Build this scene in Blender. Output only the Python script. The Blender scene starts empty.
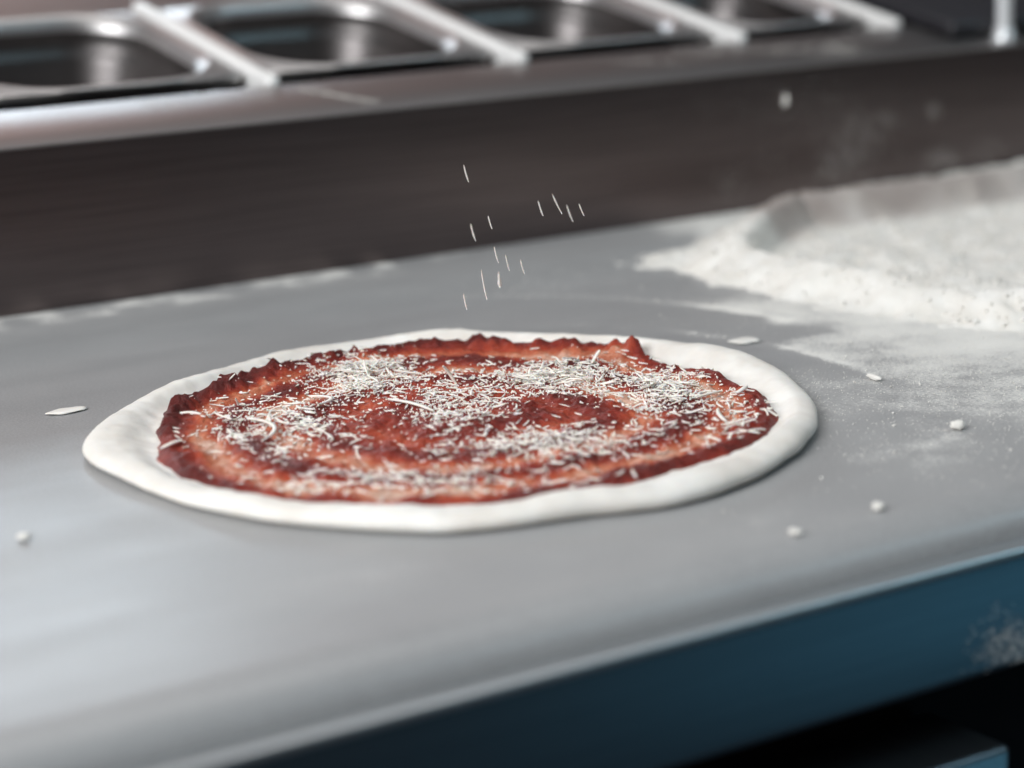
import bpy, bmesh, math, random
import numpy as np
from mathutils import Vector, Matrix, Euler

SC = bpy.context.scene
COL = SC.collection
RND = random.Random(7)
NR = np.random.RandomState(11)

# ------------------------------------------------------------------ camera geometry
F_PX, ROLL, H = 2300.0, math.radians(1.5), 0.2594
VP = (4163.0, -283.0)                      # where the worktop's long edges meet
def _axes():
    r = np.array([math.cos(ROLL), -math.sin(ROLL)]); u = np.array([-math.sin(ROLL), -math.cos(ROLL)])
    v = np.array(VP) - np.array([512., 384.])
    hp = v @ u; pitch = math.atan2(hp, F_PX)
    F = np.array([0, math.cos(pitch), -math.sin(pitch)]); U = np.array([0, math.sin(pitch), math.cos(pitch)]); R = np.array([1., 0, 0])
    d = F * F_PX + R * (v @ r) + U * hp
    yaw = math.atan2(d[1], d[0])
    W = np.array([[math.cos(yaw), math.sin(yaw), 0], [-math.sin(yaw), math.cos(yaw), 0], [0, 0, 1.]])
    return W @ R, W @ U, W @ F, r, u
CR, CU, CF, R2, U2 = _axes()
def ray(p):
    d = np.array(p, float) - np.array([512., 384.])
    return CF * F_PX + CR * (d @ R2) + CU * (d @ U2)
def at_z(p, z=0.0):                        # point of the photo on the horizontal plane z
    d = ray(p); return d * ((z - H) / d[2]) + np.array([0, 0, H])
def at_y(p, y):                            # point of the photo on the upright plane y
    d = ray(p); return d * (y / d[1]) + np.array([0, 0, H])

YB, ZT, TILT = 1.1783, 0.0922, math.radians(10.5)    # foot line and top of the rail's face, slope of its deck
CT, ST = math.cos(TILT), math.sin(TILT)
def deck(u, v, w=0.0): return (u, YB + v * CT - w * ST, ZT + v * ST + w * CT)

# ------------------------------------------------------------------ helpers
def mesh_obj(name, verts, faces, mat, parent=None, smooth=True):
    me = bpy.data.meshes.new(name)
    me.from_pydata([tuple(map(float, v)) for v in verts], [], [tuple(f) for f in faces]); me.update()
    if mat: me.materials.append(mat)
    if smooth: me.polygons.foreach_set('use_smooth', [True] * len(me.polygons))
    o = bpy.data.objects.new(name, me); COL.objects.link(o)
    if parent: o.parent = parent
    return o
def bm_obj(name, bm, mat, parent=None, smooth=True):
    me = bpy.data.meshes.new(name); bmesh.ops.recalc_face_normals(bm, faces=bm.faces); bm.to_mesh(me); bm.free()
    me.materials.append(mat)
    if smooth: me.polygons.foreach_set('use_smooth', [True] * len(me.polygons))
    o = bpy.data.objects.new(name, me); COL.objects.link(o)
    if parent: o.parent = parent
    return o
def bm_box(bm, lo, hi, bev=0.0, seg=3, fn=None):
    b = bmesh.new(); bmesh.ops.create_cube(b, size=1)
    for v in b.verts:
        v.co = Vector([lo[i] + (v.co[i] + .5) * (hi[i] - lo[i]) for i in range(3)])
    if bev > 0: bmesh.ops.bevel(b, geom=list(b.edges), offset=bev, segments=seg, profile=.5, affect='EDGES', clamp_overlap=True)
    if fn:
        for v in b.verts: v.co = Vector(fn(*v.co))
    t = bpy.data.meshes.new('tmp'); b.to_mesh(t); b.free(); bm.from_mesh(t); bpy.data.meshes.remove(t)
def box(name, lo, hi, mat, parent=None, bev=0.002, seg=3, fn=None):
    bm = bmesh.new(); bm_box(bm, lo, hi, bev, seg, fn)
    o = bm_obj(name, bm, mat, parent)
    o.data.set_sharp_from_angle(angle=math.radians(40))
    return o
def empty(name, loc=(0, 0, 0)):
    o = bpy.data.objects.new(name, None); COL.objects.link(o); o.location = loc; o.empty_display_size = .05
    return o
def tag(o, label, cat, group=None, kind=None):
    o['label'] = label; o['category'] = cat
    if group: o['group'] = group
    if kind: o['kind'] = kind
    return o
def under(o, root):                        # parent a mesh built in world space under a placed Empty
    o.parent = root; o.matrix_parent_inverse = Matrix.Translation(root.location).inverted()
    return o

_LAT = {}
def vnoise(x, y, seed):
    if seed not in _LAT: _LAT[seed] = np.random.RandomState(seed).rand(256, 256)
    L = _LAT[seed]
    xi = np.floor(x).astype(int); yi = np.floor(y).astype(int); fx = x - xi; fy = y - yi
    fx = fx * fx * (3 - 2 * fx); fy = fy * fy * (3 - 2 * fy)
    a = L[xi % 256, yi % 256]; b = L[(xi + 1) % 256, yi % 256]; c = L[xi % 256, (yi + 1) % 256]; d = L[(xi + 1) % 256, (yi + 1) % 256]
    return (a * (1 - fx) + b * fx) * (1 - fy) + (c * (1 - fx) + d * fx) * fy
def fbm(x, y, scale, seed, octs=4, gain=.5):   # about -1..1, scale = cells per metre
    x = np.asarray(x, float); y = np.asarray(y, float)
    s = 0; a = 1.; t = 0
    for k in range(octs):
        s = s + a * (vnoise(x * scale + 17.3 * k, y * scale + 5.1 * k, seed + k) * 2 - 1); t += a; a *= gain; scale *= 2.03
    return s / t * 1.5
def sstep(a, b, x):
    t = np.clip((np.asarray(x, float) - a) / (b - a), 0, 1); return t * t * (3 - 2 * t)
def poly_dist(px, py, line):               # distance to a polyline, and the nearest fraction along it
    best = np.full(np.shape(px), 1e9); sgn = np.zeros(np.shape(px)); fr = np.zeros(np.shape(px)); n = len(line) - 1
    for i in range(n):
        a = np.array(line[i][:2]); b = np.array(line[i + 1][:2]); ab = b - a
        t = np.clip(((px - a[0]) * ab[0] + (py - a[1]) * ab[1]) / (ab @ ab), 0, 1)
        dx = px - a[0] - t * ab[0]; dy = py - a[1] - t * ab[1]; d = np.hypot(dx, dy)
        m = d < best
        best = np.where(m, d, best); sgn = np.where(m, np.sign(ab[0] * dy - ab[1] * dx), sgn); fr = np.where(m, (i + t) / n, fr)
    return best, sgn, fr

# ------------------------------------------------------------------ materials
def lin(r, g, b):
    f = lambda c: (c / 255 / 12.92) if c / 255 <= .04045 else ((c / 255 + .055) / 1.055) ** 2.4
    return (f(r), f(g), f(b), 1)
class NT:
    def __init__(s, name):
        s.m = bpy.data.materials.new(name); s.m.use_nodes = True; s.t = s.m.node_tree; s.b = s.t.nodes['Principled BSDF']
    def n(s, ty, **kw):
        x = s.t.nodes.new(ty)
        for k, v in kw.items(): setattr(x, k, v)
        return x
    def l(s, a, b): s.t.links.new(a, b)
    def noise(s, scale, detail=4, rough=.55, stretch=None):
        tc = s.n('ShaderNodeTexCoord'); nz = s.n('ShaderNodeTexNoise')
        nz.inputs['Scale'].default_value = scale; nz.inputs['Detail'].default_value = detail; nz.inputs['Roughness'].default_value = rough
        if stretch:
            mp = s.n('ShaderNodeMapping'); mp.inputs['Scale'].default_value = stretch; s.l(tc.outputs['Object'], mp.inputs[0]); s.l(mp.outputs[0], nz.inputs['Vector'])
        else: s.l(tc.outputs['Object'], nz.inputs['Vector'])
        return nz.outputs['Fac']
    def ramp(s, src, stops):
        r = s.n('ShaderNodeValToRGB'); e = r.color_ramp.elements
        while len(e) < len(stops): e.new(.5)
        for i, (p, c) in enumerate(stops): e[i].position = p; e[i].color = c
        s.l(src, r.inputs[0]); return r.outputs[0]
    def mix(s, fac, a, b, mode='MIX'):
        x = s.n('ShaderNodeMix', data_type='RGBA', blend_type=mode)
        for sock, v in ((x.inputs[0], fac), (x.inputs[6], a), (x.inputs[7], b)):
            if hasattr(v, 'links') or isinstance(v, bpy.types.NodeSocket): s.l(v, sock)
            else: sock.default_value = v
        return x.outputs[2]
    def math(s, op, a, b=None):
        x = s.n('ShaderNodeMath', operation=op)
        for sock, v in ((x.inputs[0], a), (x.inputs[1], b)):
            if v is None: continue
            if isinstance(v, bpy.types.NodeSocket): s.l(v, sock)
            else: sock.default_value = v
        return x.outputs[0]
    def attr(s, name):
        a = s.n('ShaderNodeAttribute'); a.attribute_name = name; return a.outputs['Fac']
    def set(s, **kw):
        names = dict(color='Base Color', rough='Roughness', metal='Metallic', spec='Specular IOR Level', sss='Subsurface Weight', coat='Coat Weight', coat_rough='Coat Roughness')
        for k, v in kw.items():
            sock = s.b.inputs[names[k]]
            if isinstance(v, bpy.types.NodeSocket): s.l(v, sock)
            else: sock.default_value = v
        return s
    def bump(s, src, strength, dist):
        b = s.n('ShaderNodeBump'); b.inputs['Strength'].default_value = strength; b.inputs['Distance'].default_value = dist
        s.l(src, b.inputs['Height']); s.l(b.outputs[0], s.b.inputs['Normal']); return s

FLOUR = lin(236, 234, 228)
def m_steel(name, col, rough, brush=(3, 260, 260), var=.12, metal=1.0):
    m = NT(name); nz = m.noise(3, 5, .6, brush)
    hi = tuple(min(1, c * (1 + var)) for c in col[:3]) + (1,); lo = tuple(c * (1 - var) for c in col[:3]) + (1,)
    m.set(color=m.ramp(nz, [(.3, lo), (.7, hi)]), metal=metal)
    m.set(rough=m.math('MULTIPLY_ADD', nz, .12) if False else rough)
    m.bump(nz, .08, .0004)
    return m.m
def m_plain(name, col, rough=.6, metal=0., var=.08, scale=12, spec=.5):
    m = NT(name); nz = m.noise(scale, 5)
    m.set(color=m.ramp(nz, [(.3, tuple(c * (1 - var) for c in col[:3]) + (1,)), (.7, tuple(min(1, c * (1 + var)) for c in col[:3]) + (1,))]), rough=rough, metal=metal, spec=spec)
    return m.m

def m_counter():
    m = NT('worktop_stone')
    grain = m.noise(900, 3, .7); cloud = m.noise(9, 5, .6); streak = m.noise(5, 4, .6, (1, 5, 1))
    base = m.ramp(grain, [(.3, (.235, .235, .237, 1)), (.7, (.40, .40, .402, 1))])
    base = m.mix(m.ramp(cloud, [(.35, (0, 0, 0, 1)), (.75, (.45, .45, .45, 1))]), base, (.41, .413, .413, 1))
    dust = m.attr('flour')
    fine = m.noise(560, 5, .8); mid = m.noise(70, 5, .7)
    f = m.math('ADD', m.math('MULTIPLY', fine, .65), m.math('MULTIPLY', mid, .35))
    thr = m.math('SUBTRACT', 1.0, dust)                      # more dust, lower threshold
    lo = m.math('MULTIPLY_ADD', thr, .62); m.t.nodes[-1].inputs[2].default_value = .13
    cov = m.math('MULTIPLY', m.math('SUBTRACT', f, lo), 8.0)
    cl = m.n('ShaderNodeClamp'); m.l(cov, cl.inputs[0])
    cover = m.math('MULTIPLY', cl.outputs[0], m.math('MULTIPLY', dust, 1.0))
    mix_amt = m.math('ADD', cover, m.math('MULTIPLY', dust, .20))
    cl2 = m.n('ShaderNodeClamp'); m.l(mix_amt, cl2.inputs[0])
    m.set(color=m.mix(cl2.outputs[0], base, FLOUR))
    smear = m.ramp(streak, [(.3, (.30, .30, .30, 1)), (.7, (.46, .46, .46, 1))])
    m.set(rough=m.mix(cl2.outputs[0], smear, (.9, .9, .9, 1)), spec=.5)
    m.bump(grain, .05, .0003)
    return m.m
def m_flour():
    m = NT('white_flour'); nz = m.noise(500, 4, .7); n2 = m.noise(60, 4)
    c = m.ramp(n2, [(.3, lin(226, 222, 214)), (.7, lin(240, 238, 233))])
    c = m.mix(m.attr('rear_shade'), c, lin(150, 137, 132))  # painted shade: greys the flour along its rear slope
    m.set(color=c, rough=.95, spec=.1); m.bump(nz, .6, .0012)
    return m.m
def m_dough():
    m = NT('raw_dough'); nz = m.noise(220, 5, .65); n2 = m.noise(28, 4, .6)
    c = m.ramp(n2, [(.32, lin(224, 217, 208)), (.62, lin(240, 237, 231))])
    m.set(color=c, rough=.8, spec=.2, sss=.12)
    m.b.inputs['Subsurface Radius'].default_value = (.004, .003, .002)
    m.bump(nz, .25, .0008)
    return m.m
def m_sauce():
    m = NT('tomato_sauce'); t = m.attr('thickness'); n1 = m.noise(360, 5, .75); n2 = m.noise(45, 4, .6)
    k = m.math('ADD', t, m.math('MULTIPLY', m.math('SUBTRACT', n1, .5), .42))
    k = m.math('ADD', k, m.math('MULTIPLY', m.math('SUBTRACT', n2, .5), .5))
    c = m.ramp(k, [(.0, lin(224, 182, 160)), (.16, lin(206, 122, 88)), (.40, lin(176, 70, 42)), (.66, lin(138, 40, 25)), (1., lin(92, 24, 19))])
    m.set(color=c, rough=m.ramp(n1, [(.3, (.22, .22, .22, 1)), (.7, (.5, .5, .5, 1))]), spec=.4, sss=.08)
    m.b.inputs['Subsurface Radius'].default_value = (.003, .001, .0006)
    m.bump(n1, .85, .0020)
    return m.m
def m_cheese():
    m = NT('hard_cheese'); nz = m.noise(300, 3)
    m.set(color=m.ramp(nz, [(.3, lin(245, 237, 226)), (.7, lin(253, 249, 243))]), rough=.6, spec=.3, sss=.35)
    m.b.inputs['Subsurface Radius'].default_value = (.003, .0022, .0016)
    return m.m

M = dict(
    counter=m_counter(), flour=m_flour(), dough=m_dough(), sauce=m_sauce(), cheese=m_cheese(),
    pan=m_steel('well_shade_steel', (.13, .12, .118, 1), .40, (30, 30, 30), .06), rim=m_steel('rim_steel', (.48, .46, .455, 1), .40, (30, 30, 30), .04, .85),  # wells darker than rims: the shade inside is put into their base colour
    bar=m_steel('bar_steel', (.92, .91, .89, 1), .45, (60, 3, 60), .03, .12),
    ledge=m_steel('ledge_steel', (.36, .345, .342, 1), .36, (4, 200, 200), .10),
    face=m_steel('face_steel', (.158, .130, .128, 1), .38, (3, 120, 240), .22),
    fascia=m_steel('fascia_steel', (.115, .14, .165, 1), .40, (3, 200, 200), .10),
    door=m_steel('door_steel', (.22, .25, .28, 1), .40, (200, 3, 200), .10),
    dark=m_plain('dark_interior', (.008, .008, .010, 1), .8, spec=.1),
    lid=m_plain('dark_plastic', (.016, .015, .019, 1), .35),
    post=m_steel('post_chrome', (.86, .88, .90, 1), .30, (60, 60, 3), .03, .5),
    wall=m_plain('wall_plaster', lin(140, 117, 111), .9), floor=m_plain('floor_tile', (.05, .055, .065, 1), .5),
    frame=m_plain('window_paint', lin(225, 225, 225), .5), ceil=m_plain('ceiling_plaster', lin(205, 203, 200), .9),
)

# ------------------------------------------------------------------ the pizza's outline in plan
PC = np.array([0.4990, 0.8174])
OUT = [(88,448),(100,420),(132,396),(191,376),(243,359),(303,345),(377,335),(451,330),(577,334),(647,336),(713,347),(772,363),(803,384),(821,404),(821,420),(809,441),(784,461),(729,488),(674,504),(596,515),(518,525),(440,531),(414,530),(340,527),(266,520),(210,509),(154,494),(113,476),(95,461)]
SAU = [(157,435),(173,468),(228,487),(303,498),(377,502),(440,502),(518,494),(596,486),(643,474),(713,455),(764,431),(777,414),(768,396),(737,379),(713,369),(690,367),(651,357),(631,343),(596,344),(538,343),(479,341),(414,342),(340,353),(273,366),(228,381),(169,403),(160,420)]
def polar(pts):
    a = np.array([math.atan2(q[1], q[0]) for q in pts]); r = np.array([math.hypot(*q) for q in pts]); o = np.argsort(a); a, r = a[o], r[o]
    A = np.concatenate([a - 2 * math.pi, a, a + 2 * math.pi]); Rr = np.concatenate([r, r, r])
    th = np.linspace(-math.pi, math.pi, 721); v = np.interp(th, A, Rr)
    k = np.hanning(17); k /= k.sum()
    vv = np.concatenate([v[-61:-1], v, v[1:61]]); sm = np.convolve(vv, k, 'same')[60:-60]
    return lambda t: np.interp((np.asarray(t) + math.pi) % (2 * math.pi) - math.pi, th, sm)
_o = []
for p in OUT:
    k = min(1, max(0, ((440 - (p[0] - 88) * 35 / 734) - p[1]) / 80 + .5)); _o.append(at_z(p, .0024 + .0052 * k)[:2] - PC)
R_OUT = polar(_o)
R_SAU = polar([at_z(p, .0065)[:2] - PC for p in SAU])

def dough_h(th, r):                         # height of the dough's upper face
    th = np.asarray(th, float); r = np.asarray(r, float); d = R_OUT(th) - r
    left = np.exp(-((np.abs(np.arctan2(np.sin(th - 2.9), np.cos(th - 2.9)))) / .55) ** 2)
    rim = .0088 - .0022 * left + .0012 * np.sin(3 * th + .4) * .5 + .0007 * np.sin(7 * th + 1) + .0006 * np.sin(13 * th)
    w = R_OUT(th) - R_SAU(th)
    base = .0040
    t = sstep(np.maximum(w * .95, .013), .010, d)
    x = r * np.cos(th); y = r * np.sin(th)
    return base + (rim - base) * t + .0010 * fbm(x, y, 45, 40, 3) * sstep(0, .02, d) + .0003 * fbm(x, y, 160, 44, 2)
def sauce_t(th, r):                         # 0 thin .. 1 thick
    x = r * np.cos(th); y = r * np.sin(th); Rs = R_SAU(th); q = r / Rs
    wob = .05 * fbm(x, y, 18, 60, 3)
    band = .5 + .5 * np.cos(2 * math.pi * (q - 1 + wob) / .27 + .0)
    amp = sstep(.15, .6, q)
    t = (.62 + .18 * fbm(x, y, 22, 64, 3)) * (1 - amp) + (.10 + .78 * band) * amp
    t = t + .32 * fbm(x, y, 60, 70, 3) * .6
    back = np.exp(-((y - .118) / .03) ** 2)
    t = t + .55 * back * sstep(.84, .90, q)
    return np.clip(t, 0, 1.1)
PK = at_z((631, 352), .006)[:2] - PC
def sauce_h(th, r):
    x = r * np.cos(th); y = r * np.sin(th); Rs = R_SAU(th); e = Rs - r
    rear = sstep(.02, .09, y)
    lump = .0015 + .0026 * rear * sstep(.03, .008, e)
    th_ = .0006 + .0020 * sauce_t(th, r) + lump * np.maximum(0, fbm(x, y, 150, 80, 2)) + .0007 * fbm(x, y, 330, 84, 3) + .0012 * rear * sstep(.03, .010, e)
    th_ = th_ + .0050 * np.exp(-(((x - PK[0]) / .0075) ** 2 + ((y - PK[1]) / .006) ** 2)) * (1 + .5 * fbm(x, y, 260, 90, 2))
    th_ = th_ + .0025 * np.exp(-(((x - .0) / .03) ** 2 + ((y + .012) / .022) ** 2))
    return dough_h(th, r) + th_ * np.sqrt(np.clip(e / .0035, 0, 1)) - .0004 * (e < .0004)
def surf_z(x, y):
    th = math.atan2(y, x); r = math.hypot(x, y)
    return float(sauce_h(th, r)) if r < R_SAU(th) else float(dough_h(th, r))

def ring_mesh(name, rings, mat, closed_centre=True, thick=None):
    """rings: list of (x[], y[], z[]) from the centre outwards."""
    n = len(rings[0][0]); V = []; F = []
    for x, y, z in rings: V += list(zip(x, y, z))
    for i in range(len(rings) - 1):
        for j in range(n):
            k = (j + 1) % n; F.append((i * n + j, (i + 1) * n + j, (i + 1) * n + k, i * n + k))
    if closed_centre: F.append(tuple(range(n)))
    o = mesh_obj(name, V, F, mat)
    return o

def build_pizza():
    root = empty('pizza', (PC[0], PC[1], 0))
    tag(root, 'raw round pizza with white dough rim and tomato sauce on grey worktop', 'pizza')
    n = 540; th = np.linspace(-math.pi, math.pi, n, endpoint=False); R = R_OUT(th); c, s = np.cos(th), np.sin(th)
    R = R + .0009 * np.sin(9 * th + 2) + .0012 * np.array([math.sin(5 * t + 1) for t in th]) + .0006 * fbm(th * 3, th * 0, 1.7, 33, 2)
    rings = []
    for k in range(1, 111):
        r = (R - .0085) * (k / 110) ** .9; rings.append((r * c, r * s, dough_h(th, r)))
    zt = dough_h(th, R - .0085)
    for a in np.linspace(80, -62, 15):
        ar = math.radians(a); zc = zt * .46
        r = R - .0085 + .0085 * math.cos(ar)
        z = np.where(a > 0, zc + (zt - zc) * math.sin(ar), zc + zc * 1.10 * math.sin(ar))
        z = np.maximum(z, 0.0001); rings.append((r * c, r * s, z))
    rings.append(((R - .03) * c, (R - .03) * s, np.full(n, .0001)))
    d = ring_mesh('dough_base', rings, M['dough'], True); d.parent = root; d['label'] = 'floury white dough with puffed rim'
    n = 700; th = np.linspace(-math.pi, math.pi, n, endpoint=False); c, s = np.cos(th), np.sin(th)
    Rs = R_SAU(th) + .0016 * fbm(c * .1, s * .1, 90, 21, 3) * 1.2
    rings = []; T = []
    for k in range(1, 231):
        r = Rs * (k / 230)
        r2 = np.minimum(r, R_SAU(th) * 1.0 + .0)          # height follows the true edge
        e = Rs - r
        z = sauce_h(th, np.minimum(r, R_SAU(th) - np.minimum(e, .02) * 0 - .0001))
        fade = np.sqrt(np.clip(e / .003, 0, 1)); zd = dough_h(th, r)
        z = zd + np.maximum(z - zd, .0004) * fade - .0003 * (k == 230)
        rings.append((r * c, r * s, z)); T.append(sauce_t(th, r))
    so = ring_mesh('sauce', rings, M['sauce'], True); so.parent = root; so['label'] = 'red tomato sauce spread in swirls'
    a = so.data.attributes.new('thickness', 'FLOAT', 'POINT'); a.data.foreach_set('value', np.concatenate(T).astype(np.float32))
    return root
build_pizza()

# ------------------------------------------------------------------ grated cheese
def shred_mesh(L, w, t, curve, twist, rng, segs=7):
    V = []; F = []
    ang = -curve / 2; x = y = 0.; pts = []
    for i in range(segs + 1):
        pts.append((x, y, ang)); x += L / segs * math.cos(ang); y += L / segs * math.sin(ang); ang += curve / segs
    cx = sum(p[0] for p in pts) / len(pts); cy = sum(p[1] for p in pts) / len(pts)
    for i, (x, y, a) in enumerate(pts):
        f = i / segs; k = (.35 + .65 * min(1, min(f, 1 - f) * 5)) * (1 + .15 * math.sin(9 * f + L * 999))
        tw = twist * (f - .5); nx, ny = -math.sin(a), math.cos(a)
        for su, sv in ((-1, -1), (1, -1), (1, 1), (-1, 1)):
            a1 = su * w / 2 * k; b1 = sv * t / 2 * (.6 + .4 * k)
            p, q = a1 * math.cos(tw) - b1 * math.sin(tw), a1 * math.sin(tw) + b1 * math.cos(tw)
            V.append((x - cx + nx * p, y - cy + ny * p, q))
    for i in range(segs):
        for j in range(4):
            k = (j + 1) % 4; F.append((i * 4 + j, (i + 1) * 4 + j, (i + 1) * 4 + k, i * 4 + k))
    F.append((3, 2, 1, 0)); e = segs * 4; F.append((e, e + 1, e + 2, e + 3))
    return V, F
def shred_data(name, L, w, t, curve, twist):
    V, F = shred_mesh(L, w, t, curve, twist, RND)
    me = bpy.data.meshes.new(name); me.from_pydata(V, [], F); me.update(); me.materials.append(M['cheese'])
    me.polygons.foreach_set('use_smooth', [True] * len(me.polygons))
    return me

ZONES = [   # image x, y, spread x, spread y, share, heap height, label, group
    (366, 374, 34, 12, .21, .0035, 'grated cheese shred in the thick white drift near the upper left of the sauce', 'cheese shreds in the upper left drift'),
    (555, 376, 46, 10, .21, .0032, 'grated cheese shred in the wide white drift below the peak of sauce at the rear', 'cheese shreds in the rear middle drift'),
    (665, 388, 28, 14, .14, .0026, 'grated cheese shred in the white cluster beside the crust at right', 'cheese shreds in the right cluster'),
    (455, 404, 32, 18, .12, .0014, 'grated cheese shred around the dark centre of the sauce', 'cheese shreds in the middle of the sauce'),
    (555, 440, 66, 9, .12, .0012, 'grated cheese shred in the loose line in front of the dark centre', 'cheese shreds in the line before the centre'),
    (275, 420, 48, 17, .12, .0008, 'grated cheese shred scattered over the thin sauce of the left half', 'cheese shreds on the left half'),
    (420, 478, 105, 7, .05, .0006, 'grated cheese shred on the pale band along the front edge of the sauce', 'cheese shreds along the front'),
    (735, 405, 24, 18, .03, .0004, 'grated cheese shred on bare red sauce by the right end', 'cheese shreds at the right end'),
]
def pick():
    while True:
        u = RND.random(); acc = 0
        for zi, z in enumerate(ZONES):
            acc += z[4]
            if u <= acc: break
        px = RND.gauss(z[0], z[2]); py = RND.gauss(z[1], z[3])
        if zi == 1: py -= (px - 555) * .02
        if zi == 4: py -= (px - 555) * .05
        q = at_z((px, py), .0075)[:2] - PC; th = math.atan2(q[1], q[0])
        if math.hypot(*q) < float(R_SAU(th)) - .002:
            d2 = ((px - z[0]) / z[2]) ** 2 + ((py - z[1]) / z[3]) ** 2
            return zi, q[0], q[1], math.exp(-d2 / 2)

def long_group_name(z): return z[7]
VARS = [shred_data('cheese_shred', L, w * .86, t, c, tw) for L, w, t, c, tw in (
    (.0065, .0010, .0006, .3, .2), (.0095, .0010, .0006, .7, .6), (.0125, .0009, .0006, .25, .9), (.0050, .0012, .0007, 1.3, .3),
    (.0080, .0009, .0005, 1.0, .2), (.0105, .0012, .0006, -.5, 1.2), (.0045, .0009, .0006, .1, .1), (.0135, .0010, .0006, .9, .5),
    (.0060, .0013, .0006, -1.0, .4), (.0085, .0009, .0007, .15, 1.5), (.0040, .0011, .0008, .6, .2), (.0055, .0008, .0006, -.6, 2.0))]

def place_shred(me, x, y, z, yaw, pitch, roll, label, group=None):
    o = bpy.data.objects.new('cheese_shred', me); COL.objects.link(o)
    o.location = (PC[0] + x, PC[1] + y, z); o.rotation_euler = Euler((roll, pitch, yaw), 'XYZ')
    return tag(o, label, 'cheese shred', group)

cand = []
for i in range(2800):
    zi, x, y, dn = pick()
    cand.append((zi, x, y, dn, RND.random() ** 1.3 * ZONES[zi][5] * dn, RND.uniform(0, math.pi * 2), RND.gauss(0, .20), RND.gauss(0, .35)))
cand.sort(key=lambda c: -c[4] + c[2] * .004 - (c[0] in (5, 6, 7)) * .0012 + RND.uniform(0, .0012))
for i, (zi, x, y, dn, dz, yaw, pi, ro) in enumerate(cand[:285]):
    me = VARS[i % len(VARS)]; z = surf_z(x, y) + .0006 + dz
    if RND.random() < .06: pi = RND.choice((-1, 1)) * RND.uniform(.5, .9); z += .0022
    place_shred(me, x, y, z, yaw, pi, ro, ZONES[zi][6], ZONES[zi][7])
V = []; F = []
def add_geo(v, f):
    b = len(V); V.extend(v); F.extend([tuple(b + k for k in ff) for ff in f])
for zi, x, y, dn, dz, yaw, pi, ro in cand[285:]:
    L = .0018 + .0062 * RND.random() ** 2; v, f = shred_mesh(L, RND.uniform(.0005, .0010), .0005, RND.gauss(0, .7), RND.gauss(0, .6), RND, 3)
    mt = Matrix.Translation((PC[0] + x, PC[1] + y, surf_z(x, y) + .0004 + dz * .9)) @ Euler((ro, pi, yaw)).to_matrix().to_4x4()
    add_geo([tuple(mt @ Vector(p)) for p in v], f)
OCT_V = [(1, 0, 0), (-1, 0, 0), (0, 1, 0), (0, -1, 0), (0, 0, 1), (0, 0, -1)]
OCT_F = [(0, 2, 4), (2, 1, 4), (1, 3, 4), (3, 0, 4), (2, 0, 5), (1, 2, 5), (3, 1, 5), (0, 3, 5)]
for i in range(10000):
    zi, x, y, dn = pick()
    s = RND.uniform(.0002, .00065); rx, ry = x + RND.gauss(0, .004), y + RND.gauss(0, .004)
    if math.hypot(rx, ry) > float(R_SAU(math.atan2(ry, rx))) - .006 or RND.random() > .25 + dn: continue
    z = PC[0] + rx, PC[1] + ry, surf_z(rx, ry) + s * .4 + RND.random() ** 2 * ZONES[zi][5] * dn * .8
    k = [RND.uniform(.6, 1.4) for _ in range(3)]
    add_geo([(z[0] + a * s * k[0], z[1] + b * s * k[1], z[2] + c * s * k[2]) for a, b, c in OCT_V], OCT_F)
tag(mesh_obj('grated_cheese', V, F, M['cheese']), 'fine short shreds and crumbs of grated cheese over all the tomato sauce', 'grated cheese', kind='stuff')

def hero(p1, p2, bend, label, w=.0014, lift=.0014, rise=0.0, z1=None):
    """one shred whose two ends are read off the photo; it lies on the sauce."""
    def on(p):
        q = at_z(p, .008); s = surf_z(*(q[:2] - PC)); q = at_z(p, s + lift); return Vector(q)
    a = on(p1); b = on(p2)
    if rise:                                             # stands up from its lower end
        b = a + (Vector(at_y(p2, a.y - .001)) - a)
    n = 9; V = []; F = []; d = (b - a); side = d.cross(Vector((0, 0, 1))).normalized() if abs(d.normalized().z) < .9 else Vector((1, 0, 0))
    up = side.cross(d).normalized()
    for i in range(n + 1):
        f = i / n; c = a + d * f + side * bend * d.length * 4 * f * (1 - f) + up * .0006 * math.sin(f * 3.1)
        k = .45 + .55 * min(1, min(f, 1 - f) * 5)
        for su, sv in ((-1, -1), (1, -1), (1, 1), (-1, 1)): V.append(c + side * su * w / 2 * k + up * sv * .0004)
    for i in range(n):
        for j in range(4):
            k = (j + 1) % 4; F.append((i * 4 + j, (i + 1) * 4 + j, (i + 1) * 4 + k, i * 4 + k))
    F += [(3, 2, 1, 0), (n * 4, n * 4 + 1, n * 4 + 2, n * 4 + 3)]
    mid = (a + b) / 2
    o = mesh_obj('cheese_shred', [v - mid for v in V], F, M['cheese']); o.location = mid
    return tag(o, label, 'cheese shred')
hero((247, 418), (262, 441), -.22, 'long hooked cheese shred on thin sauce of the left half', .0017)
hero((592, 363), (600, 350), .10, 'thick cheese shred standing upright in front of the rear sauce edge', .0020, rise=1)
hero((388, 399), (434, 411), -.04, 'long straight pale cheese shred lying left of the dark sauce centre', .0017)
hero((456, 384), (443, 366), .05, 'long cheese shred tilted up behind the dark centre, left of its middle', .0018, rise=1)
hero((736, 394), (747, 386), .05, 'short plump cheese shred alone on dark sauce below the right rear crust', .0019)
hero((718, 409), (727, 422), .08, 'bent cheese shred lying alone on red sauce at the right end', .0016)
hero((160, 449), (182, 440), .03, 'straight cheese shred across the far left edge of the sauce', .0016)
hero((180, 413), (201, 414), .0, 'thin straight cheese shred near the left end of the rear sauce rim', .0014)
hero((735, 412), (747, 412), .25, 'small arched cheese shred among red sauce at the right end', .0012)
hero((760, 409), (777, 416), -.08, 'thin cheese shred touching the right end of the sauce rim', .0012)
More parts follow.
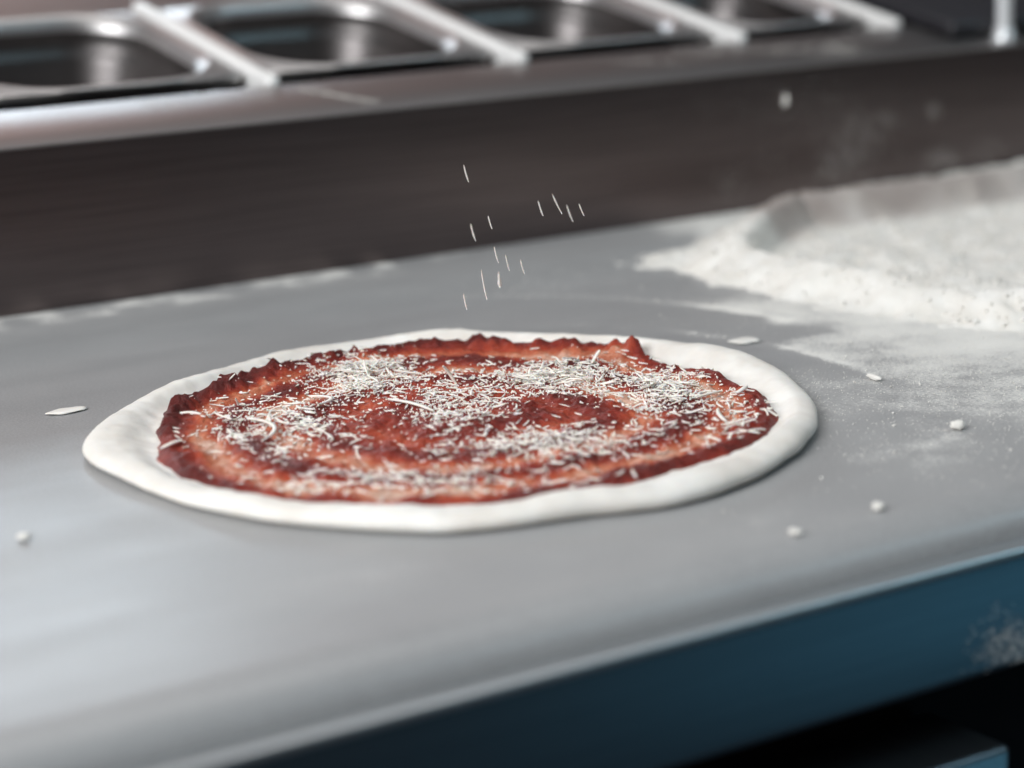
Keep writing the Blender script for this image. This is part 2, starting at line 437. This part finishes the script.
hero((690, 399), (722, 391), .04, 'long pale shred pointing right from the cluster by the right crust', .0017)
hero((310, 396), (318, 405), -.3, 'curled c-shaped cheese shred at the left of the upper left drift', .0018)

# shreds still falling through the air
FALL = [((463.5, 165), (468.5, 182), 'topmost falling cheese shred, high before the dark steel face'),
        ((470.5, 224), (475.5, 241), 'bright falling cheese shred just above the worktop back line, leftmost over the steel'),
        ((538, 201), (543, 216), 'falling cheese shred at left of the trio before the steel face'),
        ((552, 194), (562, 214), 'falling cheese shred in the middle of the trio before the steel face'),
        ((566.5, 205), (573, 222), 'falling cheese shred at right of the trio before the steel face'),
        ((488, 216), (492, 229), 'faint thin falling shred between the bright one and the trio'),
        ((494, 247), (498.5, 263), 'falling cheese shred just below the worktop back line'),
        ((505.5, 255), (509.5, 271), 'falling cheese shred, right neighbour of the one at the back line'),
        ((520.5, 260), (524.5, 274), 'rightmost of the falling cheese shreds over grey worktop'),
        ((481, 270), (487, 300), 'longest falling cheese shred over grey worktop behind the pizza'),
        ((499, 272), (500, 288), 'wide falling cheese flake over grey worktop behind the pizza'),
        ((463.5, 294), (467, 310), 'lowest falling cheese shred above the rear dough rim'),
        ((579, 204), (584, 216), 'faint falling shred right of the trio before the steel face')]
for i, (p1, p2, lab) in enumerate(FALL):
    y = PC[1] + .03 + RND.uniform(-.02, .05)
    a, b = Vector(at_y(p1, y)), Vector(at_y(p2, y)); d = b - a; faint = 'faint' in lab
    v, f = shred_mesh(d.length, .0005 if faint else (.0016 if 'wide' in lab else .00058), .0005, .12, .6, RND)
    o = mesh_obj('cheese_shred', v, f, M['cheese']); o.location = (a + b) / 2
    o.rotation_mode = 'QUATERNION'; o.rotation_quaternion = d.to_track_quat('X', 'Y')
    tag(o, lab, 'cheese shred', 'falling cheese shreds')

# ------------------------------------------------------------------ worktop with its flour dust
def Z2(*ps, z=0.): return [tuple(at_z(p, z)[:2]) for p in ps]
FRONT_CREST = Z2((748, 236), (741, 243), (747, 249), (779, 256), (827, 267), (877, 274), (922, 283), (975, 288), (1030, 291), (1090, 294), z=.014)
FRONT_CREST += [(FRONT_CREST[-1][0] + .12, FRONT_CREST[-1][1] - .03)]
REAR_CREST = Z2((745, 232), (752, 222), (765, 212), (797, 198), (858, 191), (910, 184), (953, 179), (1024, 170), (1090, 163), z=.018)
REAR_FOOT = Z2((790, 246), (804, 232), (864, 223), (921, 213), (1024, 208), (1100, 203), z=.004)
def flour_height(X, Y):
    d1, s1, f1 = poly_dist(X, Y, FRONT_CREST); d2, s2, f2 = poly_dist(X, Y, REAR_CREST)
    n = fbm(X, Y, 55, 100, 4); n2 = fbm(X, Y, 190, 110, 3)
    wf = np.where(s1 < 0, .021, .0105) * (1 + .25 * n)
    h1 = (.0165 + .002 * np.sin(f1 * 17)) * np.exp(-(d1 / wf) ** 2)
    wr = np.where(s2 < 0, .0105, .024)
    h2 = (.0225 - .007 * np.exp(-(f2 / .2) ** 2)) * np.exp(-(d2 / wr) ** 2)
    inside = (s1 > 0) & (s2 < 0) & (X > .84)
    bed = np.where(inside, .0034 + .0014 * n + .0008 * n2, 0) * sstep(.002, .02, np.minimum(d1, d2 + .005))
    # low bank along the steel face and a loose lobe left of the ring
    lob = np.array(at_z((668, 262))[:2]); h3 = .0042 * np.exp(-(((X - lob[0] - .01) / .034) ** 2 + ((Y - lob[1]) / .028) ** 2))
    bank = .012 * sstep(.93, 1.06, X) * np.exp(-((YB - Y) / .022) ** 2)
    h4 = .004 * np.exp(-(((X - .86) / .05) ** 2 + ((Y - 1.0) / .04) ** 2))
    h = np.maximum.reduce([h1, h2, bed]) + h3 * .8 + bank * .7 + h4
    h = h + .0016 * n * sstep(.001, .006, h) + .0009 * n2 * sstep(.001, .006, h)
    return h - .0016 - .0012 * n2
ARC_C = np.array([PC[0] + .030, PC[1] + .018]); ARC_R = .184
def dust_amount(X, Y):
    h = flour_height(X, Y) + .0016
    near = np.exp(-np.maximum(0, poly_dist(X, Y, FRONT_CREST)[0] - .02) / .038)
    n = fbm(X, Y, 16, 130, 4); n2 = fbm(X, Y, 60, 140, 3)
    right = sstep(.56, .80, X + .20 * (Y - .8))
    right = right * (1 - .85 * sstep(.93, 1.0, Y) * (1 - sstep(.80, .92, X)))
    d = .78 * near * sstep(.83, .93, X) + .56 * right * sstep(.56, .70, Y) + .10
    d = d + .10 * n + .10 * n2 * right
    rc = np.hypot(X - ARC_C[0], Y - ARC_C[1]); d = d * sstep(ARC_R - .012, ARC_R + .004, rc + .004 * n2)
    # second wiped trace behind the pizza
    c2 = np.array([PC[0] + .05, PC[1] + .07]); r2 = np.hypot(X - c2[0], (Y - c2[1]) * 1.0)
    wipe = sstep(.185, .215, r2 + .008 * n2); d = d * np.where(Y > PC[1] + .05, .30 + .70 * wipe, 1)
    d = d + .35 * np.exp(-((r2 - .205) / .004) ** 2) * sstep(.62, .68, X) * (Y > PC[1] + .08)
    d = d + .45 * np.exp(-((rc - ARC_R) / .005) ** 2) * sstep(.05, .13, X - PC[0]) * sstep(-.05, 0.0, Y - PC[1]) * (0.5 + .5 * n2)
    # the line of dust in the corner at the foot of the steel face, and faint old smears in front
    back = np.exp(-((YB - Y) / .048) ** 2) * (.50 - .30 * sstep(.58, .76, X) + .34 * n2); d = np.maximum(d, back)
    front = .16 + .12 * sstep(.42, .6, X) + .22 * fbm(X, Y * 1.6, 14, 150, 4); d = np.maximum(d, np.where(Y < PC[1], front, 0))
    return np.clip(d, 0, 1)

def build_worktop():
    xs = np.arange(.05, 1.75, .0042); ys = np.concatenate([np.arange(.620, YB - .0005, .0042), [YB - .0005]])
    X, Y = np.meshgrid(xs, ys); V = list(zip(X.ravel(), Y.ravel(), np.zeros(X.size))); nx = len(xs); F = []
    D = list(dust_amount(X, Y).ravel())
    for j in range(len(ys) - 1):
        for i in range(nx - 1): a = j * nx + i; F.append((a, a + 1, a + nx + 1, a + nx))
    prev = list(range(nx)); r = .0145; top = D[:nx]
    for a in list(range(15, 181, 15)):                    # rolled front nose
        ar = math.radians(a); cur = []
        for i, x in enumerate(xs):
            cur.append(len(V)); V.append((x, .620 - .0200 * math.sin(ar), -r + r * math.cos(ar))); D.append(top[i] * max(0, .6 - a / 50))
        for i in range(nx - 1): F.append((cur[i], cur[i + 1], prev[i + 1], prev[i]))
        prev = cur
    cur = []
    for x in xs: cur.append(len(V)); V.append((x, YB - .0005, -2 * r)); D.append(0)
    for i in range(nx - 1): F.append((cur[i], cur[i + 1], prev[i + 1], prev[i]))
    o = mesh_obj('worktop', V, F, M['counter'])
    at = o.data.attributes.new('flour', 'FLOAT', 'POINT'); at.data.foreach_set('value', np.array(D, np.float32))
    tag(o, 'grey worktop with rolled front edge, dusted with flour under the pizza', 'worktop')
build_worktop()

def build_flour():
    xs = np.arange(.62, 1.62, .0024); ys = np.arange(.70, YB - .001, .0024); X, Y = np.meshgrid(xs, ys); Hh = flour_height(X, Y)
    Hh = Hh + .0006 * fbm(X, Y, 420, 170, 2) * (Hh > .001)
    ok = Hh > -.0008; nx = len(xs); idx = -np.ones(X.size, int); V = []; F = []
    for j in range(len(ys) - 1):
        for i in range(nx - 1):
            q = (j * nx + i, j * nx + i + 1, (j + 1) * nx + i + 1, (j + 1) * nx + i)
            if all(Hh.flat[k] < .0002 for k in q): continue
            for k in q:
                if idx[k] < 0: idx[k] = len(V); V.append((X.flat[k], Y.flat[k], max(Hh.flat[k], -.001)))
            F.append(tuple(idx[k] for k in q))
    rng = random.Random(5)
    lx = NR.uniform(.78, 1.45, 5000); ly = NR.uniform(.78, YB - .01, 5000); lh = flour_height(lx, ly)
    for x, y, h in zip(lx, ly, lh):                        # lumps on the heap
        if h < .0012: continue
        s = rng.uniform(.0005, .0018) * (1 if rng.random() < .85 else 1.6); b = len(V)
        V.extend([(x + a * s * rng.uniform(.7, 1.3), y + c * s * rng.uniform(.7, 1.3), h + s * .3 + e * s * .8) for a, c, e in OCT_V]); F.extend([tuple(b + k for k in f) for f in OCT_F])
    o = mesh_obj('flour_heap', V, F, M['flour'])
    P = np.array(V); d2, s2, f2 = poly_dist(P[:, 0], P[:, 1], REAR_CREST)     # shade of the rear ridge and back, mixed into the flour colour
    mix_amt = np.maximum(.78 * np.exp(-(d2 / .022) ** 2) * sstep(.12, .3, f2), .5 * sstep(1.075, 1.13, P[:, 1]) * (P[:, 0] < .93))
    mix_amt = np.clip(mix_amt * (1 + .35 * fbm(P[:, 0], P[:, 1], 40, 190, 3)), 0, .8)
    at = o.data.attributes.new('rear_shade', 'FLOAT', 'POINT'); at.data.foreach_set('value', mix_amt.astype(np.float32))
    tag(o, 'ring-shaped heap of white flour against the dark steel face', 'flour', kind='stuff')
    # loose grains on the worktop
    V = []; F = []; N = 70000
    gx = NR.uniform(.50, 1.10, N); gy = NR.uniform(.62, 1.10, N); gd = dust_amount(gx, gy); keep = (NR.rand(N) < gd * .9 - .10) & ((NR.rand(N) < .25) | ((gx > .60) & (gx < .95)))
    for x, y in zip(gx[keep], gy[keep]):
        s = rng.uniform(.00014, .00040); b = len(V)
        if rng.random() < .03: s *= 2
        V.extend([(x + a * s, y + c * s, s * .5 + e * s * .8) for a, c, e in OCT_V]); F.extend([tuple(b + k for k in f) for f in OCT_F])
    tag(mesh_obj('flour_dust', V, F, M['flour']), 'loose grains of flour scattered on the grey worktop beside the pizza', 'flour', kind='stuff')
build_flour()

def lump(name, p, size, label, cat, group=None, flat=.55, seed=1, mat='flour'):
    bm = bmesh.new(); bmesh.ops.create_icosphere(bm, subdivisions=3, radius=1)
    for v in bm.verts:
        q = v.co.copy(); k = 1 + .12 * math.sin(q.x * 4 + seed) * math.cos(q.y * 3.3 + seed * 2) + .07 * math.sin(q.z * 7 + q.x * 5 + seed)
        v.co = Vector((q.x * size[0] * k, q.y * size[1] * k, (q.z * flat * k) * min(size)))
    lo = min(v.co.z for v in bm.verts)
    for v in bm.verts: v.co.z -= lo
    o = bm_obj(name, bm, M[mat]); q = at_z(p); o.location = (q[0], q[1], .0001)
    return tag(o, label, cat, group)
lump('flour_crumb', (958, 430), (.0034, .0028, .0026), 'largest white flour crumb alone on the worktop right of the pizza', 'crumb', 'flour crumbs', .8, 1)
lump('flour_crumb', (878, 511), (.0024, .0024, .0026), 'white flour crumb near the rolled front edge, right of the pizza', 'crumb', 'flour crumbs', .7, 2)
lump('flour_crumb', (795, 535), (.0022, .0028, .0026), 'flour crumb nearest the rolled front edge, below the right dough rim', 'crumb', 'flour crumbs', .5, 3)
lump('flour_crumb', (874, 380), (.0016, .0052, .002), 'narrow white flour crumb at the edge of the wiped patch', 'crumb', 'flour crumbs', .8, 4)
lump('flour_crumb', (745, 342), (.0085, .0062, .003), 'flat patch-like flour crumb touching the rear right dough rim', 'crumb', 'flour crumbs', .22, 5)
lump('dough_flake', (68, 412), (.0095, .0045, .003), 'flat pale dough flake on the worktop left of the pizza', 'flake', None, .22, 6, 'dough')
lump('flour_crumb', (24, 540), (.0025, .0025, .003), 'tiny flour crumb alone on the worktop left below the pizza', 'crumb', 'flour crumbs', .5, 7)

# flour splashed on the steel face; the last, widest spot imitates reflected light
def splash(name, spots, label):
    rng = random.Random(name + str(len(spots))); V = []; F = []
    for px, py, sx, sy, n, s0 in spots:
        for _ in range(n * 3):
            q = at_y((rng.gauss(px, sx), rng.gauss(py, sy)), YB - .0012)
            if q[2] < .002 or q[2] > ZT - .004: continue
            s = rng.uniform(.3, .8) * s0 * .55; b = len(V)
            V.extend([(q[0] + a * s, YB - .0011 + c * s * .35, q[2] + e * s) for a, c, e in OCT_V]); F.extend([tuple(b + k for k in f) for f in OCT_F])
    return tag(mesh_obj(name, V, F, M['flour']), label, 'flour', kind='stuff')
splash('flour_splash', [(850, 150, 16, 22, 150, .0010), (835, 170, 12, 14, 70, .0010), (880, 140, 18, 14, 50, .0009), (945, 160, 14, 7, 80, .0011), (990, 152, 9, 12, 40, .001), (935, 110, 4, 5, 30, .0010), (888, 118, 5, 6, 22, .001), (770, 165, 18, 12, 40, .0007), (730, 180, 8, 12, 34, .0009), (862, 128, 10, 8, 26, .001), (815, 108, 62, 17, 420, .0006)], 'flour specks and pale grains imitating reflected light on the dark steel face above the flour heap')
def face_lump(p, sx, sz, label):
    bm = bmesh.new(); bmesh.ops.create_icosphere(bm, subdivisions=3, radius=1); q = at_y(p, YB - .0022)
    for v in bm.verts: k = 1 + .2 * math.sin(v.co.x * 4 + v.co.z * 3); v.co = Vector((v.co.x * sx * k, v.co.y * .0014, v.co.z * sz * k))
    o = bm_obj('flour_crumb', bm, M['flour']); o.location = q; tag(o, label, 'crumb', 'flour crumbs')
face_lump((786, 100), .0022, .0042, 'oval white flour crumb stuck high on the dark steel face')

# ------------------------------------------------------------------ topping rail with its pans
X0, X1 = .05, 1.85
rail = empty('topping_rail', (.95, YB, 0))
tag(rail, 'raised steel rail with dark upright face and sloping deck behind the worktop', 'topping rail')
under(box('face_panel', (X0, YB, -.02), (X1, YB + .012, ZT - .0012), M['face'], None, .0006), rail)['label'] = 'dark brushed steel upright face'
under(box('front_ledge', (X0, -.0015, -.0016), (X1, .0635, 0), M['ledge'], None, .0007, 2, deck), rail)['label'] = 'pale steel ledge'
under(box('slot_floor', (X0, .060, -.130), (X1, .27, -.124), M['dark'], None, .001, 2, deck), rail)
under(box('rear_deck', (X0, .262, -.010), (X1, .75, -.003), M['ledge'], None, .002, 3, deck), rail)
under(box('side_deck', (X0, .0645, -.006), (.4495, .2612, -.0008), M['ledge'], None, .001, 2, deck), rail)
bmw = bmesh.new(); bm_box(bmw, (X0, YB + .012, -.90), (X1, YB + .030, ZT - .01), .001); bm_box(bmw, (X0, YB + .72, -.90), (X1, YB + .745, ZT + .10), .001)
under(bm_obj('housing', bmw, M['dark']), rail)

def rrect(cu, cv, hw, hd, r, n=12):
    P = []
    for sx, sy, a0 in ((1, 1, 0), (-1, 1, 90), (-1, -1, 180), (1, -1, 270)):
        for k in range(n + 1):
            a = math.radians(a0 + 90 * k / n); P.append((cu + sx * (hw - r) + r * math.cos(a), cv + sy * (hd - r) + r * math.sin(a)))
    return P
def loft(name, loops, mat, cap_last=True):
    n = len(loops[0]); V = []; F = []
    for L in loops: V += L
    for i in range(len(loops) - 1):
        for j in range(n):
            k = (j + 1) % n; F.append((i * n + j, i * n + k, (i + 1) * n + k, (i + 1) * n + j))
    if cap_last: F.append(tuple((len(loops) - 1) * n + j for j in range(n)))
    return mesh_obj(name, V, F, mat)
def make_pan(cu, width, label):
    hw, cv, hd = width / 2, .1685, .0820
    root = empty('steel_pan', deck(cu, cv, -.1)); tag(root, label, 'food pan', 'steel pans in the topping rail')
    ow, od, orr = hw - .0090, .0775, min(.046, hw * .62)
    W = lambda pts, w: [deck(u, v, w) for u, v in pts]
    rim = [W(rrect(cu, cv, hw - .001, hd - .001, .010), -.004), W(rrect(cu, cv, hw, hd, .011), -.001), W(rrect(cu, cv, hw - .001, hd - .001, .010), .0005),
           W(rrect(cu, cv, ow + .007, od + .007, orr + .006), .0006), W(rrect(cu, cv, ow + .005, od + .005, orr + .005), .0020), W(rrect(cu, cv, ow + .003, od + .003, orr + .003), .0026),
           W(rrect(cu, cv, ow + .001, od + .001, orr + .001), .0018), W(rrect(cu, cv, ow - .0015, od - .0015, orr), -.0002), W(rrect(cu, cv, ow - .0032, od - .0032, orr), -.0034), W(rrect(cu, cv, ow - .004, od - .004, orr), -.0070)]
    under(loft('rim', rim, M['rim'], False), root)['label'] = 'flat steel rim with raised bead'
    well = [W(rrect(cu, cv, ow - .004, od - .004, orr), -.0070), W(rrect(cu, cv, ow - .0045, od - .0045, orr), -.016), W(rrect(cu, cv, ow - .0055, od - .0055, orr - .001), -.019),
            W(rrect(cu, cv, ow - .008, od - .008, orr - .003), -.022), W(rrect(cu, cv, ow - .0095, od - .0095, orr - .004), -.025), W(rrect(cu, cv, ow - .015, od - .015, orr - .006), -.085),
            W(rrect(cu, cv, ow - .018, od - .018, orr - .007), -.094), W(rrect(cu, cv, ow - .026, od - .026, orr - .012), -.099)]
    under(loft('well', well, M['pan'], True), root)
    return root
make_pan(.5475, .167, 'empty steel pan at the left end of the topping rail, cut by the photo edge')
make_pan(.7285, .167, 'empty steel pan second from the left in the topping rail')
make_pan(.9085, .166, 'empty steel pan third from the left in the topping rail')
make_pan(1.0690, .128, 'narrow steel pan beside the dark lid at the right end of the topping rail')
def make_bar(u, label):
    o = box('divider_bar', (u - .0048, .0642, -.012), (u + .0048, .2612, .0042), M['bar'], None, .0032, 4, deck)
    tag(o, label, 'divider bar', 'divider bars between the pans')
make_bar(.6378, 'bright steel divider bar right of the leftmost pan')
make_bar(.8185, 'bright steel divider bar between second and third pan from the left')
make_bar(.9985, 'bright steel divider bar between third pan and the narrow pan')
make_bar(1.1400, 'bright steel divider bar between the narrow pan and the dark lid')
make_bar(.4570, 'steel divider bar left of the leftmost pan')
lid = empty('dark_lid', deck(1.40, .16, 0)); tag(lid, 'dark flat lid closing the right end of the topping rail', 'lid')
under(box('lid_panel', (1.150, .020, .0006), (1.80, .255, .012), M['lid'], None, .004, 3, deck), lid)
under(box('lid_hinge', (1.150, .262, -.0025), (1.80, .280, .020), M['lid'], None, .004, 3, deck), lid)

post = empty('steel_post', deck(1.192, .008, 0)); tag(post, 'slim bright steel post standing on the rail ledge at the right photo edge', 'post')
def tube(name, base, top, r, mat, flare=0.):
    bm = bmesh.new(); n = 24; L = []
    for z, rr in ((base, r * (1 + flare)), (base + .004, r * (1 + flare)), (base + .006, r), (top, r)):
        L.append([bm.verts.new((1.192 + rr * math.cos(2 * math.pi * k / n), YB + .010 + rr * math.sin(2 * math.pi * k / n), z)) for k in range(n)])
    for i in range(len(L) - 1):
        for k in range(n): bm.faces.new((L[i][k], L[i][(k + 1) % n], L[i + 1][(k + 1) % n], L[i + 1][k]))
    bm.faces.new(L[-1]); bm.faces.new(L[0][::-1])
    return bm_obj(name, bm, mat)
under(tube('shaft', ZT + .006, ZT + .42, .0056, M['post']), post)
under(tube('foot_collar', ZT - .001, ZT + .010, .0072, M['post'], .2), post)

def ledge_glint_smudges():
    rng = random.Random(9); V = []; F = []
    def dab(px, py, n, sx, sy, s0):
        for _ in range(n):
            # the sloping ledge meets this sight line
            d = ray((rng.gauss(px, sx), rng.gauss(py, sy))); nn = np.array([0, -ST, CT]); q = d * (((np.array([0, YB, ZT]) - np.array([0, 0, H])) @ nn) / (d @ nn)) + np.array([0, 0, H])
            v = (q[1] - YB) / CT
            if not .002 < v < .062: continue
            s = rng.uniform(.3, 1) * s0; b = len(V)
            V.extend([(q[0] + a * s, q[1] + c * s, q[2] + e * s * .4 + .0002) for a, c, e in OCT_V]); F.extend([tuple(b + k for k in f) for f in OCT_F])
    for k in range(14): f = k / 13; dab(300 + 72 * f, 89 + 13 * f, 26, 4, 1.2, .0007)  # pale streak of grains standing in for a reflection in the steel
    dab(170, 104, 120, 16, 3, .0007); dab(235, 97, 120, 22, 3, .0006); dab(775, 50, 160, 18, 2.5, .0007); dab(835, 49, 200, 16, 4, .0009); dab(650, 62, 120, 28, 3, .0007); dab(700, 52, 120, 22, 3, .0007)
    tag(mesh_obj('pale_smear', V, F, M['flour']), 'painted reflection streak and flour smudges on the steel ledge before the pans', 'flour', kind='stuff')
ledge_glint_smudges()

# ------------------------------------------------------------------ refrigerated cabinet below
cab = empty('refrigerated_cabinet', (.95, .9, -.90)); tag(cab, 'steel refrigerated counter cabinet under the grey worktop', 'cabinet')
YP = .590; zt, zb = H * (1 - YP / .5622), H - .5463 * YP
under(box('fascia_strip', (X0, YP, zb), (X1, YP + .011, zt - .0020), M['fascia'], None, .0042, 5), cab)['label'] = 'blue-tinted steel fascia under the worktop edge'
M['lip'] = m_steel('edge_highlight_steel', (.55, .58, .60, 1), .38, (3, 200, 200), .06)  # paler copy of the fascia steel, carries the edge's highlight in its colour
under(box('top_bead', (X0, YP - .0012, zt - .0056), (X1, YP + .010, zt - .0012), M['lip'], None, .0022, 4), cab)['label'] = 'rounded top edge of the fascia, its highlight put into paler steel'
bmc = bmesh.new(); bm_box(bmc, (X0, .640, -.86), (X1, YB, -.031), .001); bm_box(bmc, (X0, YP + .012, zb + .01), (X1, .66, -.0305), .001)
under(bm_obj('carcass', bmc, M['dark']), cab)
zd = H - .5984 * YP; xd = .4314 / .42 * YP
dr = under(box('door', (.08, YP, -.78), (xd, YP + .046, zd), M['door'], None, .003, 4), cab); dr['label'] = 'steel door with bright upper edge'
for x in (.15, 1.75):
    for y in (.70, 1.10):
        bm = bmesh.new(); bmesh.ops.create_cone(bm, cap_ends=True, segments=20, radius1=.022, radius2=.018, depth=.04, matrix=Matrix.Translation((x, y, -.88)))
        under(bm_obj('foot', bm, M['dark']), cab)
def fascia_smear():
    rng = random.Random(3); V = []; F = []
    for _ in range(520):
        q = at_y((rng.gauss(1012, 17), rng.gauss(643, 15)), YP - .0004)
        if q[2] < zb + .002 or q[2] > zt - .002: continue
        s = rng.uniform(.00013, .0003); b = len(V)
        V.extend([(q[0] + a * s * 1.5, YP - .0002 + c * s * .3, q[2] + e * s) for a, c, e in OCT_V]); F.extend([tuple(b + k for k in f) for f in OCT_F])
    tag(mesh_obj('pale_smear', V, F, M['flour']), 'pale smear of flour on the blue fascia at the right photo edge', 'flour', kind='stuff')
fascia_smear()

# ------------------------------------------------------------------ the room
def struct(o): o['kind'] = 'structure'; return o
struct(box('floor', (-3.2, -2.6, -.95), (4.2, 4.0, -.90), M['floor'], None, 0))
def wall_with_hole(name, axis, pos, a0, a1, z0, z1, hole, mat, t=.12):
    bm = bmesh.new(); h0, h1, k0, k1 = hole
    def add(p0, p1, q0, q1):
        if axis == 'y': bm_box(bm, (p0, pos, q0), (p1, pos + t, q1))
        else: bm_box(bm, (pos - t, p0, q0), (pos, p1, q1))
    add(a0, h0, z0, z1); add(h1, a1, z0, z1); add(h0, h1, z0, k0); add(h0, h1, k1, z1)
    return struct(bm_obj(name, bm, mat, None, False))
wall_with_hole('wall_back', 'y', 4.0, -3.2, 4.2, -.90, 2.9, (.1, 1.9, .25, 1.10), M['wall'])
wall_with_hole('wall_left', 'x', -3.2, -2.6, 4.0, -.90, 2.9, (-.8, 1.6, .1, 1.8), M['wall'])
M['dark_wall'] = m_plain('dark_plaster', (.095, .074, .069, 1), .9)
struct(box('wall_front', (-3.2, -2.72, -.90), (4.2, -2.6, 2.9), M['dark_wall'], None, 0))
struct(box('wall_right', (4.2, -2.6, -.90), (4.32, 4.0, 2.9), M['dark_wall'], None, 0))
def window(name, axis, pos, h0, h1, k0, k1):
    root = empty(name, ((h0 + h1) / 2, pos, k0) if axis == 'y' else (pos, (h0 + h1) / 2, k0)); struct(root)
    bm = bmesh.new()
    def add(p0, p1, q0, q1):
        if axis == 'y': bm_box(bm, (p0, pos, q0), (p1, pos + .06, q1), .004)
        else: bm_box(bm, (pos - .06, p0, q0), (pos, p1, q1), .004)
    f = .05; m = (h0 + h1) / 2
    add(h0, h0 + f, k0, k1); add(h1 - f, h1, k0, k1); add(h0 + f, h1 - f, k0, k0 + f); add(h0 + f, h1 - f, k1 - f, k1); add(m - .02, m + .02, k0 + f, k1 - f)
    under(bm_obj('window_frame', bm, M['frame']), root)
window('window_1', 'y', 4.02, .1, 1.9, .25, 1.10)
window('window_2', 'x', -3.22, -.8, 1.6, .1, 1.8)

# ------------------------------------------------------------------ light
def area(name, loc, target, sx, sy, power, col):
    L = bpy.data.lights.new(name, 'AREA'); L.shape = 'RECTANGLE'; L.size = sx; L.size_y = sy; L.energy = power; L.color = col
    o = bpy.data.objects.new(name, L); COL.objects.link(o); o.location = loc
    o.rotation_euler = (Vector(target) - Vector(loc)).to_track_quat('-Z', 'Y').to_euler()
    return o
area('left_window_daylight', (-1.62, .12, 1.30), (.5, .85, 0), 1.5, 1.1, 74, (.97, .985, 1.0))
area('back_window_daylight', (.95, 3.9, .68), (.9, 1.0, 0), 1.7, .8, 34, (.76, .90, 1.0))
area('overhead_fill', (.7, 1.3, 2.3), (.7, 1.0, 0), 2.0, 1.2, 17, (1.0, .96, .93))  # unseen overhead softbox added to lift the deck and upward faces
area('wall_wash_fill', (.9, 3.1, 2.5), (1.15, 4.0, 1.9), .6, .3, 52, (1.0, .88, .85))  # added warm wash on the back wall, for the pinkish reflections in the ledge
area('low_blue_fill', (1.85, -.75, -.55), (.6, .6, -.05), .8, .6, 1.8, (.24, .74, 1.0))  # added blue light, low at front right, to colour the fascia
area('lip_blue_fill', (2.6, -.8, 2.0), (.5, .6, 0), .8, .6, 10, (.50, .84, 1.0))  # added blue light that gives the fascia's top edge its gleam
w = bpy.data.worlds.new('world'); SC.world = w; w.use_nodes = True
w.node_tree.nodes['Background'].inputs[0].default_value = (.58, .66, .72, 1); w.node_tree.nodes['Background'].inputs[1].default_value = .30

# ------------------------------------------------------------------ camera
cam = bpy.data.cameras.new('camera'); co = bpy.data.objects.new('camera', cam); COL.objects.link(co)
cam.sensor_width = 36; cam.lens = F_PX * 36 / 1024; cam.clip_start = .02
rx = CR * R2[0] + CU * U2[0]; uy = -(CR * R2[1] + CU * U2[1])        # image right / image up in the world
Mx = Matrix(((rx[0], uy[0], -CF[0]), (rx[1], uy[1], -CF[1]), (rx[2], uy[2], -CF[2])))
co.matrix_world = Matrix.Translation((0, 0, H)) @ Mx.to_4x4()
cam.dof.use_dof = True
fp = at_z((610, 388), .006) - np.array([0, 0, H])
cam.dof.focus_distance = float(fp @ CF)
cam.dof.aperture_fstop = 4.4
SC.camera = co
SC.view_settings.view_transform = 'Standard'; SC.view_settings.look = 'None'
SC.view_settings.gamma = 1; SC.view_settings.exposure = 0; SC.view_settings.use_curve_mapping = False
